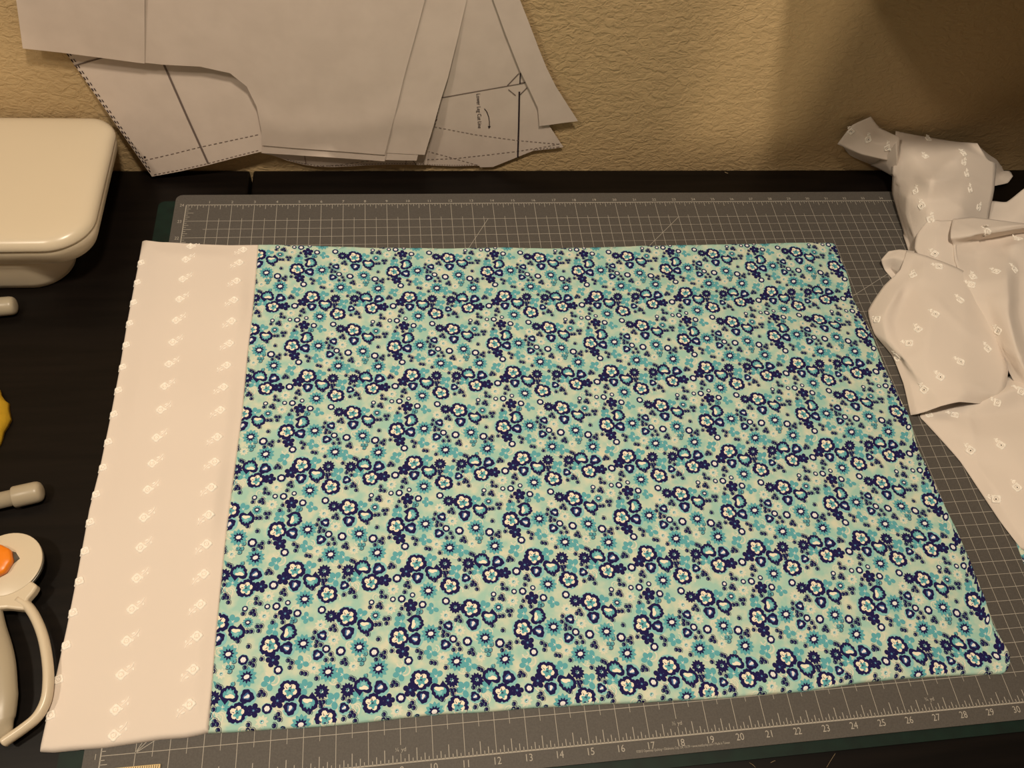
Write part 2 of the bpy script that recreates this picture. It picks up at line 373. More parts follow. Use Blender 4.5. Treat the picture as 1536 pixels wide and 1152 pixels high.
def ell(cx, cy, a, b, rot, n=9):
    return [[(cx + a * math.cos(t) * math.cos(rot) - b * math.sin(t) * math.sin(rot), cy + a * math.cos(t) * math.sin(rot) + b * math.sin(t) * math.cos(rot))
             for t in [2 * PI * k / n for k in range(n)]]]
ab = lambda v: abs(v)
T = {}
T['F'] = [(0, PALE, star(lambda t: 1.15, 14)),
          (2, NAVY, star(lambda t: 0.93 + 0.15 * ab(math.cos(2.5 * t)) ** 0.5 + 0.05 * math.cos(15 * t) + 0.06 * math.sin(2 * t + 1), 40)),
          (3, CREAM, star(lambda t: 0.38 + 0.34 * ab(math.cos(2.5 * t + 0.1)) ** 0.5 + 0.05 * math.sin(3 * t) + 0.025 * math.sin(20 * t), 50)),
          (4, TEAL, star(lambda t: 0.40 + 0.12 * math.cos(5 * t + 2.6) + 0.05 * math.sin(2 * t), 20, (0.06, -0.10))),
          (5, NAVY, [[(-0.2, -0.04), (0.12, 0.14), (0.14, 0.05)], [(-0.14, -0.2), (-0.04, 0.12), (0.06, 0.05)], [(0.0, -0.05), (0.24, -0.14), (0.06, 0.02)],
                     [(-0.04, 0.22), (0.03, 0.7), (0.09, 0.22)], [(-.3, .05), (-.62, .28), (-.26, .13)]])]
hp = [(-1.08, .42), (-.98, .68), (-.7, .84), (-.38, .78), (-.08, .66), (.08, .95), (.22, 1.22), (.42, 1.0), (.66, .8), (.9, .58), (1.08, .25), (1.02, -.05), (1.05, -.3), (.8, -.55), (.62, -.62), (.5, -.86), (.2, -.86), (.0, -1.05), (-.25, -.86), (-.5, -.82), (-.66, -.55), (-.92, -.4), (-.9, -.1), (-1.1, .1)]
ip = [(-.72, .3), (-.5, .46), (-.2, .44), (.1, .5), (.4, .48), (.64, .34), (.72, .05), (.6, -.25), (.44, -.2), (.36, -.58), (.14, -.4), (-.02, -.66), (-.2, -.4), (-.42, -.52), (-.46, -.2), (-.66, -.08)]
T['H'] = [(2, NAVY, outline_fan(hp)), (3, TEAL, outline_fan(ip)),
          (4, CREAM, outline_fan([(-.7, .28), (-.5, .44), (-.2, .42), (.1, .48), (.36, .45), (.4, .22), (.12, .16), (-.08, -.02), (-.3, .0), (-.5, .06)], (-.12, .24))),
          (4, PALE, outline_fan([(-.36, -.05), (-.1, -.08), (.1, .06), (.3, .06), (.22, -.3), (.02, -.4), (-.22, -.34)], (0, -.15)))]
T['S'] = [(2, NAVY, star(lambda t: 0.90 + 0.14 * math.cos(12 * t), 48)), (4, PALE, star(lambda t: 0.24 + 0.09 * math.cos(6 * t), 12)), (5, NAVY, ell(-.03, .06, .13, .1, .4, 7)), (5, WHITE, ell(.1, -.08, .1, .09, 0, 6))]
T['P'] = [(0, PALE, star(lambda t: 1.3, 14, (-.05, -.1))),
          (2, NAVY, star(lambda t: 0.98 + 0.12 * math.cos(3 * t - 1.6) + 0.06 * math.cos(8 * t), 32)),
          (3, MID, star(lambda t: 0.46 + 0.1 * math.cos(3 * t), 12, (.0, .04))),
          (4, WHITE, outline_fan([(-.34, .3), (-.12, .36), (.1, .12), (.34, -.02), (.3, -.3), (.02, -.4), (-.18, -.22), (-.24, .04)], (0, 0)))]
T['N'] = [(2, NAVY, star(lambda t: 0.68 + 0.44 * ab(math.cos(2.5 * t)) ** 0.7, 40)), (4, MID, star(lambda t: 0.2 + 0.08 * math.cos(5 * t), 10)), (4, MID, ell(.5, .1, .09, .03, .3, 5)), (4, MID, ell(-.2, .5, .09, .03, 1.9, 5)), (4, MID, ell(-.3, -.45, .09, .03, .9, 5)), (5, PALE, ell(0, 0, .1, .07, 0.4, 6))]
T['R'] = [(1, PALE, star(lambda t: 1.14, 12)), (2, NAVY, star(lambda t: 1.02 + 0.05 * math.cos(7 * t), 28)), (4, WHITE, star(lambda t: 0.55 + 0.05 * math.cos(6 * t + 1), 14)), (5, MID, ell(.05, -.42, .06, .14, 0.2, 5))]
T['T'] = [(1, TEAL, star(lambda t: 0.9 + 0.14 * math.cos(12 * t), 48)), (2, NAVY, star(lambda t: 0.52 + 0.13 * math.cos(10 * t) + 0.03 * math.sin(3 * t), 40)), (4, WHITE, star(lambda t: 0.25 + 0.04 * math.cos(2 * t), 12))]
T['W'] = [(2, NAVY, star(lambda t: 0.84, 10)), (2, NAVY, annulus(lambda t: 1.24, 1.06, 10, -0.9, 2.0)), (4, PALE, annulus(lambda t: 0.50, 0.40, 6, 2.4, 4.4))]
T['V'] = [(2, TEAL, star(lambda t: 0.8, 10)), (3, NAVY, annulus(lambda t: 1.04, 0.84, 10, -2.6, 1.0)), (3, NAVY, annulus(lambda t: 0.42, 0.22, 6, 2.2, 5.0))]
T['L'] = [(0.5, PALE, star(lambda t: 0.34, 8))] + [(1, TEAL, ell(.60 * math.cos(a), .60 * math.sin(a), .46, .38, a, 10)) for a in (0.2, 1.35, 2.5, 4.1)] + [(1.5, CREAM, ell(.1, .02, .26, .04, .6, 6)), (1.6, CREAM, ell(0, .08, .22, .035, 2.1, 6))]
T['K'] = [(0.4, SOFT, star(lambda t: 0.84 + 0.18 * math.cos(9 * t), 36)), (1, PALE, star(lambda t: 0.32, 10)), (4, WHITE, ell(.08, -.1, .14, .1, .4, 6)), (4, NAVY, ell(-.03, .05, .1, .1, 0, 6))]
def clip(poly, x0, y0, x1, y1):
    for ax, lim, sg in ((0, x0, 1), (0, x1, -1), (1, y0, 1), (1, y1, -1)):
        out = []
        for i in range(len(poly)):
            a, b = poly[i], poly[(i + 1) % len(poly)]
            da, db = sg * (a[ax] - lim), sg * (b[ax] - lim)
            if da >= 0: out.append(a)
            if (da >= 0) != (db >= 0):
                t = da / (da - db); out.append((a[0] + (b[0] - a[0]) * t, a[1] + (b[1] - a[1]) * t))
        poly = out
        if len(poly) < 3: return None
    return poly
def floral_cloth(name, x0, y0, x1, y1, surf, parent, step=0.085, seed=3, lift0=0.008, lstep=0.0022):
    """cloth sheet over the rectangle (inches) with the printed repeat; surf(x,y)->(X,Y,Z) arrays"""
    rnd = random.Random(seed)
    def axis(a, b):
        e = [0, .004, .012, .025, .045, .07, .1]
        n = int((b - a - .3) / step)
        return np.array([a + t for t in e] + list(np.linspace(a + .15, b - .15, n)) + [b - t for t in reversed(e)])
    xs, ys = axis(x0, x1), axis(y0, y1); nx, ny = len(xs), len(ys)
    gx, gy = np.meshgrid(xs, ys); V = [gx.ravel()], [gy.ravel()], [np.zeros(gx.size)]
    F = []; MI = []
    for j in range(ny - 1):
        for i in range(nx - 1):
            k = j * nx + i; F.append((k, k + 1, k + nx + 1, k + nx))
    MI = [0] * len(F); base = gx.size
    px, py, pl = [], [], []
    # cream scrolls in the ground of the print
    scrolls = [(rnd.uniform(0, TX), rnd.uniform(0, TY), rnd.uniform(.1, .2), rnd.uniform(0, 2 * PI)) for _ in range(30)]
    i0, i1 = int(math.floor((x0 - AX) / TX)) - 1, int(math.ceil((x1 - AX) / TX)) + 1
    j0, j1 = int(math.floor((y0 - AY) / TY)) - 1, int(math.ceil((y1 - AY) / TY)) + 1
    for ti in range(i0, i1):
        for tj in range(j0, j1):
            ox, oy = AX + ti * TX, AY + tj * TY
            items = [(t, a, b, r, rot) for t, a, b, r, rot in MOT] + [('c', a, b, r, rot) for a, b, r, rot in scrolls]
            for t, a, b, r, rot in items:
                cx, cy = ox + a, oy + b
                if cx < x0 - r * 1.4 or cx > x1 + r * 1.4 or cy < y0 - r * 1.4 or cy > y1 + r * 1.4: continue
                inside = cx > x0 + r * 1.4 and cx < x1 - r * 1.4 and cy > y0 + r * 1.4 and cy < y1 - r * 1.4
                co, si = math.cos(rot) * r, math.sin(rot) * r
                shp = T[t] if t != 'c' else T_SCROLL
                for lay, dye, polys in shp:
                    for P in polys:
                        Q = [(cx + x * co - y * si, cy + x * si + y * co) for x, y in P]
                        if not inside:
                            Q = clip(Q, x0, y0, x1, y1)
                            if not Q: continue
                        F.append(tuple(range(base, base + len(Q)))); MI.append(dye); base += len(Q)
                        for x, y in Q: px.append(x); py.append(y); pl.append(lift0 + lstep * lay)
    X = np.concatenate([gx.ravel(), np.array(px)]); Y = np.concatenate([gy.ravel(), np.array(py)]); Lf = np.concatenate([np.zeros(gx.size), np.array(pl)])
    SX, SY, SZ = surf(X, Y); SZ = SZ + Lf
    verts = np.stack([SX * IN, SY * IN, MAT_Z + SZ * IN], 1)
    o = new_obj(name, verts.tolist(), F, FL, parent, True, MI)
    return o
T_SCROLL = [(0.2, SOFT, annulus(lambda t: 1.0, 0.72, 9, 0, 4.2)), (0.25, SOFT, annulus(lambda t: 0.45, 0.25, 6, 1, 4.5, (.2, .1)))]

def edge_fn(pix, h, key):
    """boundary curve from points seen along an edge: key 0 -> y as a function of x, key 1 -> x as a function of y"""
    q = np.array([at(u, v, h) for u, v in pix]); a, b = (q[:, 0], q[:, 1]) if key == 0 else (q[:, 1], q[:, 0])
    k = np.argsort(a); return lambda t: np.interp(t, a[k], b[k])
TH = 0.12
f_top = edge_fn([(388, 366), (440, 367), (500, 369), (600, 371), (700, 371), (800, 371), (880, 370), (960, 368), (1050, 366), (1150, 364), (1252, 363)], TH, 0)
f_bot = edge_fn([(312, 1100), (350, 1099), (400, 1095.6), (450, 1092.8), (500, 1089), (560, 1082.6), (600, 1078), (650, 1073.4), (700, 1069.5), (760, 1065), (800, 1062), (900, 1057), (960, 1054), (1040, 1050), (1100, 1047), (1200, 1038), (1290, 1026), (1350, 1018), (1400, 1015.6), (1450, 1013), (1500, 1011), (1528, 1010)], 0.03, 0)
f_rgt = edge_fn([(1252, 363), (1268, 402), (1278, 440), (1308, 500), (1326, 544), (1360, 612), (1376, 664), (1400, 715), (1416, 751), (1432, 787), (1456, 839), (1476, 891), (1490, 934), (1504, 959), (1522, 990), (1527, 1010)], TH, 1)
f_lft = edge_fn([(387, 365), (383, 420), (378, 471), (372, 520), (367, 573), (363, 617), (340, 788), (333, 853), (323.6, 948), (312, 1093), (311, 1100)], TH, 1)
X0, X1, Y0, Y1 = 3.15, 30.5, 1.4, 21.45
def corner_round(x, y, sx, sy):
    return sx, sy
def floral_surf(x, y):
    t = (y - Y0) / (Y1 - Y0); s = (x - X0) / (X1 - X0)
    # wandering edges
    wob = lambda q, sd: 0.035 * vnoise(q * 1.7, q * 0, sd, 2)
    L = f_lft(y); Rr = f_rgt(y) + wob(y, 5) - 0.5 * np.clip((1.9 - y) / 0.6, 0, 1) ** 2 * 0.6
    sx = L + s * (Rr - L)
    B = f_bot(sx) + wob(x, 7) * 0.6 + 0.45 * np.clip((x - 30.0) / 0.5, 0, 1) ** 2; Tt = f_top(sx) + wob(x, 9) * 0.7 - 0.1 * np.clip((x - 30.2) / 0.3, 0, 1) ** 2
    sy = B + t * (Tt - B)
    d = np.minimum(np.minimum((x - X0) + 0.0, X1 - x), np.minimum(y - Y0, Y1 - y))
    rim = np.sqrt(np.clip(1 - (1 - np.clip(d / 0.10, 0, 1)) ** 2, 0, 1))
    wr = 0.05 * vnoise(x * 0.55 + 0.3 * vnoise(y * .3, x * .1, 3), y * 0.75, 11, 2) + 0.034 * vnoise(x * 1.5, y * 2.4, 12, 2) + 0.006 * vnoise(x * 5, y * 6, 13, 1)
    # a few longer ripples toward the right hand edge and a pressed crease
    wr = wr + 0.02 + 0.06 * sstep((x - 22) / 7) * np.sin(y * 1.25 + 0.6 * np.sin(x * 0.5)) * 0.7
    wr = wr - 0.014 * np.exp(-((x - 11.0 - 0.02 * (y - 8)) / 0.22) ** 2) * sstep((17 - y) / 4)
    inner = sstep(d / 0.9)
    z = 0.012 + (0.095 + 0.02) * rim + wr * (0.35 + 0.65 * inner) * rim
    return sx, sy, np.maximum(z, 0.010)
pc = thing('pillowcase', 'blue and aqua floral pillowcase with a wide white embroidered cuff, flat on the grey mat', 'pillowcase', W((14, 11, 0.01)))
floral_cloth('floral_panel', X0, Y0, X1, Y1, floral_surf, pc)['label'] = 'aqua cotton printed with navy outlined flowers'

# cuff -----------------------------------------------------------------------
c_top = edge_fn([(212, 360), (218, 358), (240, 361), (270, 363), (300, 365), (345, 366.5), (389, 366)], 0.14, 0)
c_bot = edge_fn([(60, 1128), (80, 1129), (120, 1125), (160, 1122), (200, 1116), (240, 1110), (280, 1107), (300, 1103), (314, 1099)], 0.0, 0)
c_lft = edge_fn([(212, 360), (205, 400), (189, 483), (177, 556), (163, 629), (147.6, 702), (132.6, 760), (115.6, 852), (98.6, 937), (78, 1029), (60, 1112), (59, 1125)], 0.13, 1)
CX0, CX1, CY0, CY1 = -1.7, 3.2, 1.3, 21.7
def cuff_surf(x, y):
    s = (x - CX0) / (CX1 - CX0); t = (y - CY0) / (CY1 - CY0)
    yy = CY0 + 0.1 + t * (CY1 - CY0 - 0.1)
    L = c_lft(yy); Rr = f_lft(yy) + 0.03
    sx = L + s * (Rr - L); B = c_bot(sx); Tt = c_top(sx); sy = B + t * (Tt - B)
    d = np.minimum(np.minimum(x - CX0, (CX1 - x) * 1.6), np.minimum(y - CY0, CY1 - y))
    puff = 0.085 * np.exp(-((y - CY0) / 0.9) ** 2)
    wdt = 0.09 + 0.8 * puff
    rim = np.sqrt(np.clip(1 - (1 - np.clip(d / wdt, 0, 1)) ** 2, 0, 1))
    wr = 0.11 * vnoise(x * 0.75, y * 0.5, 21, 2) + 0.06 * np.sin(0.8 * x + 0.55 * y + 1.0) + 0.05 * vnoise(x * 1.6, y * 1.3, 22, 1) + 0.07
    inner = sstep(d / 1.0)
    z = 0.012 + (0.135 + puff) * rim + wr * inner
    z = np.where(sx > -0.52, np.maximum(z, 0.010), z) - (0.04 * sstep((0.2 - x) / 1.9)) * rim - 0.045 * (1 - rim) * sstep((-0.56 - sx) / .15)
    return sx, sy, z
nxs = np.concatenate([[0, .005, .015, .03, .05, .08, .12], np.linspace(.18, CX1 - CX0 - .15, 56), [CX1 - CX0 - q for q in (.1, .06, .03, .012, 0)]]) + CX0
nys = np.concatenate([[0, .005, .015, .03, .05, .08, .12, .17], np.linspace(.23, CY1 - CY0 - .18, 200), [CY1 - CY0 - q for q in (.13, .09, .06, .035, .015, .004, 0)]]) + CY0
gx, gy = np.meshgrid(nxs, nys); SX, SY, SZ = cuff_surf(gx.ravel(), gy.ravel())
nn = len(nxs)
fs = [(j * nn + i, j * nn + i + 1, (j + 1) * nn + i + 1, (j + 1) * nn + i) for j in range(len(nys) - 1) for i in range(nn - 1)]
cuff = new_obj('cuff', np.stack([SX * IN, SY * IN, MAT_Z + SZ * IN], 1).tolist(), fs, M['white_cloth'], pc, True)
cuff['label'] = 'wide white cotton cuff with embroidered roses'

# embroidered rose: satin-stitch ring, centre, stem and leaves; local units inches
def rose_geo(surf, cx, cy, size, rot, hole=False, lift=0.006, stem=1.0):
    """surf(list of (x,y)) -> list of (point, normal) ; returns Geo"""
    g = Geo(); co, si = math.cos(rot) * size, math.sin(rot) * size
    def put(ptsh, faces, m=0):
        S = surf([(cx + x * co - y * si, cy + x * si + y * co) for x, y, h in ptsh])
        g.add([p + nrm * ((h * 0.045 + lift) * IN) for (p, nrm), (x, y, h) in zip(S, ptsh)], faces, m)
    n = 20
    fo = lambda t: 1.0 + 0.14 * math.cos(4 * t + 0.6) + 0.05 * math.cos(9 * t)
    pts = []
    for r, h in ((1.0, 0), (0.86, .8), (0.66, .8), (0.52, 0)):
        for k in range(n):
            t = 2 * PI * k / n; q = r * (fo(t) if r > .6 else 1); pts.append((q * math.cos(t), q * math.sin(t), h))
    put(pts, [(i * n + k, (i + 1) * n + k, (i + 1) * n + (k + 1) % n, i * n + (k + 1) % n) for i in range(3) for k in range(n)])
    m2 = 10; pts = []
    for r, h in ((0.36, 0), (0.28, .9), (0.16, 0)):
        for k in range(m2): pts.append((r * math.cos(2 * PI * k / m2), r * math.sin(2 * PI * k / m2), h))
    put(pts, [(i * m2 + k, (i + 1) * m2 + k, (i + 1) * m2 + (k + 1) % m2, i * m2 + (k + 1) % m2) for i in range(2) for k in range(m2)])
    if hole:
        put([(0.2 * math.cos(2 * PI * k / 10), 0.22 * math.sin(2 * PI * k / 10), .05) for k in range(10)], [tuple(range(10))], 1)
    # stem
    sq = lambda x, y: (0.9 + (x - 0.9) * stem, y * stem)
    st = [sq(*q) for q in ((0.95, 0.35), (1.5, 0.55), (2.05, 0.95), (2.5, 1.55))]
    pts = []
    for i, (x, y) in enumerate(st):
        a = st[max(i - 1, 0)]; b = st[min(i + 1, 3)]; d = math.hypot(b[0] - a[0], b[1] - a[1]); nx, ny = -(b[1] - a[1]) / d * .09, (b[0] - a[0]) / d * .09
        pts += [(x + nx, y + ny, 0), (x, y, .8), (x - nx, y - ny, 0)]
    put(pts, [(i * 3 + k, i * 3 + k + 1, i * 3 + k + 4, i * 3 + k + 3) for i in range(3) for k in range(2)])
    for lx, ly, a, b, r in ((1.35, 1.1, .38, .2, .2), (2.15, .35, .32, .2, 1.3), (1.15, -.25, .25, .16, .6)):
        lx, ly = sq(lx, ly)
        pts = [(lx, ly, 1.0)] + [(lx + a * math.cos(2 * PI * k / 8) * math.cos(r) - b * math.sin(2 * PI * k / 8) * math.sin(r), ly + a * math.cos(2 * PI * k / 8) * math.sin(r) + b * math.sin(2 * PI * k / 8) * math.cos(r), 0) for k in range(8)]
        put(pts, [(0, 1 + k, 1 + (k + 1) % 8) for k in range(8)])
    return g
cuff_bvh = BVHTree.FromPolygons([Vector((a * IN, b * IN, MAT_Z + c * IN)) for a, b, c in zip(SX, SY, SZ)], fs)
def drop(bvh):
    def f(pts):
        out = []
        for x, y in pts:
            loc, nrm, idx, dist = bvh.ray_cast(Vector((x * IN, y * IN, MAT_Z + 0.3)), Vector((0, 0, -1)))
            if loc is None:
                loc, nrm, idx, dist = bvh.find_nearest(Vector((x * IN, y * IN, MAT_Z)))
            if nrm.z < 0: nrm = -nrm
            out.append((loc, nrm))
        return out
    return f
cs = drop(cuff_bvh)
rows = [2.27 + 1.06 * k for k in range(18)]
for k, y in enumerate(rows):
    y = y + 0.012 * k * (k > 9)
    xl = float(c_lft(np.array([y]))[0])
    rose_geo(cs, xl + 0.15 if y < 20.6 else xl + .17, y + 0.02, 0.15, 2.9).build('embroidered_rose', M['thread'], cuff, True)
    rose_geo(cs, 0.30 + 0.012 * max(0, y - 10), y, 0.17, 0.25).build('embroidered_rose', M['thread'], cuff, True)
    rose_geo(cs, 2.52 + 0.016 * max(0, y - 12), y - 0.04 - 0.009 * max(0, y - 6), 0.17, PI + 0.25).build('embroidered_rose', M['thread'], cuff, True)
rose_geo(cs, 0.37, 1.52, 0.17, 0.25).build('embroidered_rose', M['thread'], cuff, True)
rose_geo(cs, 0.5, 21.35, 0.17, 0.25).build('embroidered_rose', M['thread'], cuff, True)
rose_geo(cs, 2.75, 21.12, 0.17, PI + .25).build('embroidered_rose', M['thread'], cuff, True)

# ================================================================== white eyelet fabric heaped at the right
def grid_up(G, n):
    A = np.array(G, float)
    A = np.stack([catmull(r, n, 0.55) for r in A]); A = np.stack([catmull(A[:, j], n, 0.55) for j in range(A.shape[1])], 1)
    return A
def H(rows): return [[at(u, v, h) for u, v, h in r] for r in rows]
def Yp(rows): return [[aty(u, v, y) for u, v, y in r] for r in rows]
patches = []
# upper panel hanging over from beside the wall
patches.append((H([[(1343, 197, 2.45), (1375, 203, 2.4), (1410, 209, 2.35), (1440, 213, 2.45), (1466, 215, 2.95)],
   [(1342, 211, 2.2), (1374, 218, 2.4), (1409, 226, 2.55), (1446, 224, 3.0), (1482, 240, 2.6)],
   [(1341, 228, 1.8), (1372, 236, 2.35), (1406, 248, 2.7), (1438, 240, 3.0), (1494, 247, 2.4)],
   [(1338, 262, 1.0), (1370, 268, 2.0), (1398, 272, 2.9), (1447, 268, 2.6), (1491, 285, 1.9)],
   [(1337, 284, 0.4), (1362, 296, 1.7), (1394, 300, 2.2), (1444, 295, 2.3), (1487, 305, 1.6)],
   [(1339, 296, 0.3), (1361, 322, 1.1), (1392, 316, 2.0), (1440, 313, 2.2), (1484, 322, 1.3)],
   [(1352, 340, .15), (1372, 358, .8), (1400, 364, 1.2), (1440, 355, 1.4), (1480, 350, 1.0)],
   [(1364, 379, .08), (1385, 392, .5), (1410, 400, .8), (1440, 400, 1.0), (1480, 390, .8)]]), 9, 0.016))
# twisted tail standing against the wall
patches.append((Yp([[(1306, 175, 26.3), (1320, 192, 26.1), (1350, 206, 25.6)],
   [(1278, 188, 26.1), (1306, 212, 25.6), (1348, 224, 25.3)],
   [(1256, 216, 26.0), (1292, 232, 25.5), (1345, 244, 25.2)]]), 9, 0.01))
patches.append((Yp([[(1262, 216, 26.2), (1292, 229, 25.9), (1345, 238, 25.4)], [(1274, 232, 26.3), (1304, 242, 26.1), (1345, 250, 25.4)], [(1290, 240, 26.35), (1312, 249, 26.2), (1345, 268, 25.3)]]), 8, 0.01))
patches.append((Yp([[(1345, 212, 25.1), (1346, 232, 24.9), (1346, 262, 24.9)], [(1328, 236, 25.4), (1330, 246, 25.3), (1338, 262, 25.1)], [(1306, 248, 26.2), (1318, 253, 25.9), (1336, 262, 25.3)]]), 8, 0.006))
# darker fold behind its right side
patches.append((Yp([[(1466, 217, 25.9), (1482, 232, 26.0), (1488, 246, 26.1)], [(1480, 240, 25.6), (1498, 244, 25.9), (1509, 262, 26.1)], [(1476, 300, 25.0), (1488, 303, 25.2), (1500, 288, 25.7)]]), 8, 0.01))
# low fold at the right edge
patches.append((H([[(1470, 318, .9), (1486, 302, 1.15), (1510, 303, 1.5), (1536, 283, 2.2), (1570, 262, 2.6)],
   [(1466, 335, .8), (1490, 330, 1.1), (1515, 325, 1.4), (1540, 318, 1.8), (1575, 305, 2.1)],
   [(1460, 362, .5), (1490, 360, .7), (1515, 355, .9), (1545, 350, 1.1), (1580, 345, 1.3)]]), 9, 0.03))
# pale panel under the standing fold
patches.append((H([[(1394, 328, 1.75), (1412, 331, 1.85), (1434, 330, 1.9)], [(1376, 350, 1.35), (1405, 354, 1.75), (1434, 356, 1.8)],
   [(1372, 373, 1.1), (1402, 380, 1.55), (1436, 386, 1.65)], [(1388, 396, 1.2), (1415, 404, 1.5), (1450, 416, 1.5)], [(1410, 430, 1.2), (1430, 440, 1.3), (1465, 450, 1.2)]]), 9, 0.015))
# big standing fold in the middle
patches.append((H([[(1429, 329, 2.0), (1460, 326, 2.2), (1500, 331, 2.4), (1540, 336, 2.6), (1590, 340, 2.7)],
   [(1426, 346, 2.15), (1455, 346, 2.35), (1500, 340, 2.55), (1540, 337, 2.75), (1590, 342, 2.8)],
   [(1426, 357, 2.1), (1456, 354, 2.3), (1500, 346, 2.45), (1540, 341, 2.6), (1590, 347, 2.6)],
   [(1430, 368, 1.75), (1462, 362, 1.6), (1502, 354, 1.7), (1545, 348, 2.05), (1592, 352, 2.1)],
   [(1432, 390, 1.65), (1464, 384, 1.55), (1502, 372, 1.75), (1525, 368, 2.2), (1594, 372, 2.2)],
   [(1443, 420, 1.55), (1468, 424, 1.75), (1510, 416, 2.25), (1530, 412, 1.85), (1596, 410, 2.2)],
   [(1462, 460, 1.35), (1484, 466, 1.6), (1512, 472, 2.1), (1530, 474, 1.6), (1600, 470, 1.9)],
   [(1490, 512, 1.1), (1504, 522, 1.3), (1528, 534, 1.75), (1552, 540, 1.3), (1605, 535, 1.6)],
   [(1522, 575, .8), (1538, 585, .95), (1555, 592, 1.1), (1575, 595, 1.0), (1615, 590, 1.1)]]), 8, 0.022))
# flap toward the pillowcase
patches.append((H([[(1360, 376, 1.0), (1372, 379, 1.25), (1390, 384, 1.45), (1420, 395, 1.65), (1447, 408, 1.6), (1475, 450, 1.4)],
   [(1350, 405, .95), (1362, 410, .95), (1382, 416, 1.3), (1415, 428, 1.5), (1450, 445, 1.55), (1490, 490, 1.3)],
   [(1325, 430, .55), (1346, 438, .95), (1358, 444, .78), (1405, 465, 1.4), (1450, 482, 1.5), (1502, 525, 1.15)],
   [(1302, 466, .12), (1326, 474, .7), (1343, 484, .62), (1390, 508, 1.2), (1445, 526, 1.25), (1512, 555, 1.0)],
   [(1311, 500, .08), (1330, 508, .5), (1352, 526, .6), (1390, 550, .95), (1440, 565, 1.15), (1508, 580, .9)],
   [(1338, 533, .08), (1352, 542, .3), (1370, 558, .62), (1402, 580, .85), (1442, 586, 1.1), (1500, 592, .85)],
   [(1355, 575, .1), (1366, 580, .3), (1384, 588, .5), (1408, 596, .85), (1438, 597, 1.05), (1490, 602, .6)],
   [(1366, 623, .06), (1376, 621, .3), (1390, 617, .5), (1412, 609, .85), (1440, 603, .95), (1490, 608, .45)]]), 8, 0.022))
# rolled lip at its upper corner
patches.append((H([[(1333, 377, .62), (1350, 374.5, .85), (1372, 377, 1.1)], [(1322, 390, .34), (1340, 386, .72), (1364, 392, 1.05)],
   [(1327, 405, .06), (1336, 402, .2), (1352, 408, .5)], [(1340, 420, .02), (1345, 414, .06), (1356, 414, .4)]]), 8, 0.005))
# lower sheet running to the front right
patches.append((H([[(1385, 610, .02), (1425, 598, .15), (1460, 588, .2), (1510, 566, .6), (1580, 545, 1.0)],
   [(1380, 625, .05), (1420, 618, .2), (1455, 610, .55), (1510, 588, 1.0), (1590, 565, 1.3)],
   [(1388, 634, .05), (1425, 632, .38), (1462, 628, .5), (1515, 616, .62), (1595, 600, .8)],
   [(1410, 658, .05), (1440, 655, .42), (1475, 655, .62), (1520, 655, .8), (1600, 650, .95)],
   [(1440, 692, .05), (1465, 692, .25), (1495, 695, .5), (1535, 700, .75), (1610, 700, .85)],
   [(1470, 737, .05), (1490, 737, .35), (1515, 740, .5), (1550, 745, .6), (1620, 745, .75)],
   [(1500, 782, .05), (1516, 782, .27), (1537, 786, .42), (1567, 790, .55), (1630, 790, .65)],
   [(1532, 824, .05), (1547, 827, .25), (1562, 832, .35), (1592, 837, .45), (1655, 842, .5)]]), 8, 0.022))
gf = Geo()
for pi_, (G, n, amp) in enumerate(patches):
    A = grid_up(G, n); R_, C_ = A.shape[:2]
    dx = np.gradient(A, axis=1); dy = np.gradient(A, axis=0); nr = np.cross(dx, dy); nr /= (np.linalg.norm(nr, axis=2, keepdims=True) + 1e-9)
    nr *= np.sign(nr[..., 2:3] + 1e-6)
    ii, jj = np.meshgrid(np.linspace(0, 1, C_), np.linspace(0, 1, R_)); fade = np.minimum(1, 6 * np.minimum(np.minimum(ii, 1 - ii), np.minimum(jj, 1 - jj)))
    ws = amp * vnoise(A[..., 0] * 2.2, A[..., 1] * 1.6 + A[..., 2], 40 + pi_, 2) * fade
    q1 = np.abs(vnoise(A[..., 0] * 1.5 + 2 * pi_, (A[..., 1] + 0.7 * A[..., 2]) * 1.1, 60 + pi_, 1)); ws = ws + amp * 3.0 * (np.exp(-q1 * 9) - 0.35) * fade
    if pi_ == 0:   # stitched hem along the hanging edge
        ws = ws + 0.035 * ((ii < 0.045) + 0.6 * ((ii > 0.075) & (ii < 0.105)))
    A = A + nr * ws[..., None]
    A[..., 1] = np.minimum(A[..., 1], WALL_Y - 0.06); A[..., 2] = np.maximum(A[..., 2], 0.03)
    gf.add([W(p) for p in A.reshape(-1, 3)], [(j * C_ + i, j * C_ + i + 1, (j + 1) * C_ + i + 1, (j + 1) * C_ + i) for j in range(R_ - 1) for i in range(C_ - 1)])
ef = thing('eyelet_fabric', 'crumpled heap of white eyelet fabric along the right side, reaching up the wall', 'fabric', W((34, 14, 0.02)))
cloth = gf.build('cloth', M['white_cloth'], ef, True); solid(cloth, 0.0007, 0)
fb = BVHTree.FromPolygons([Vector(v) for v in gf.v], gf.f)
camv = W(CC)
roses = []
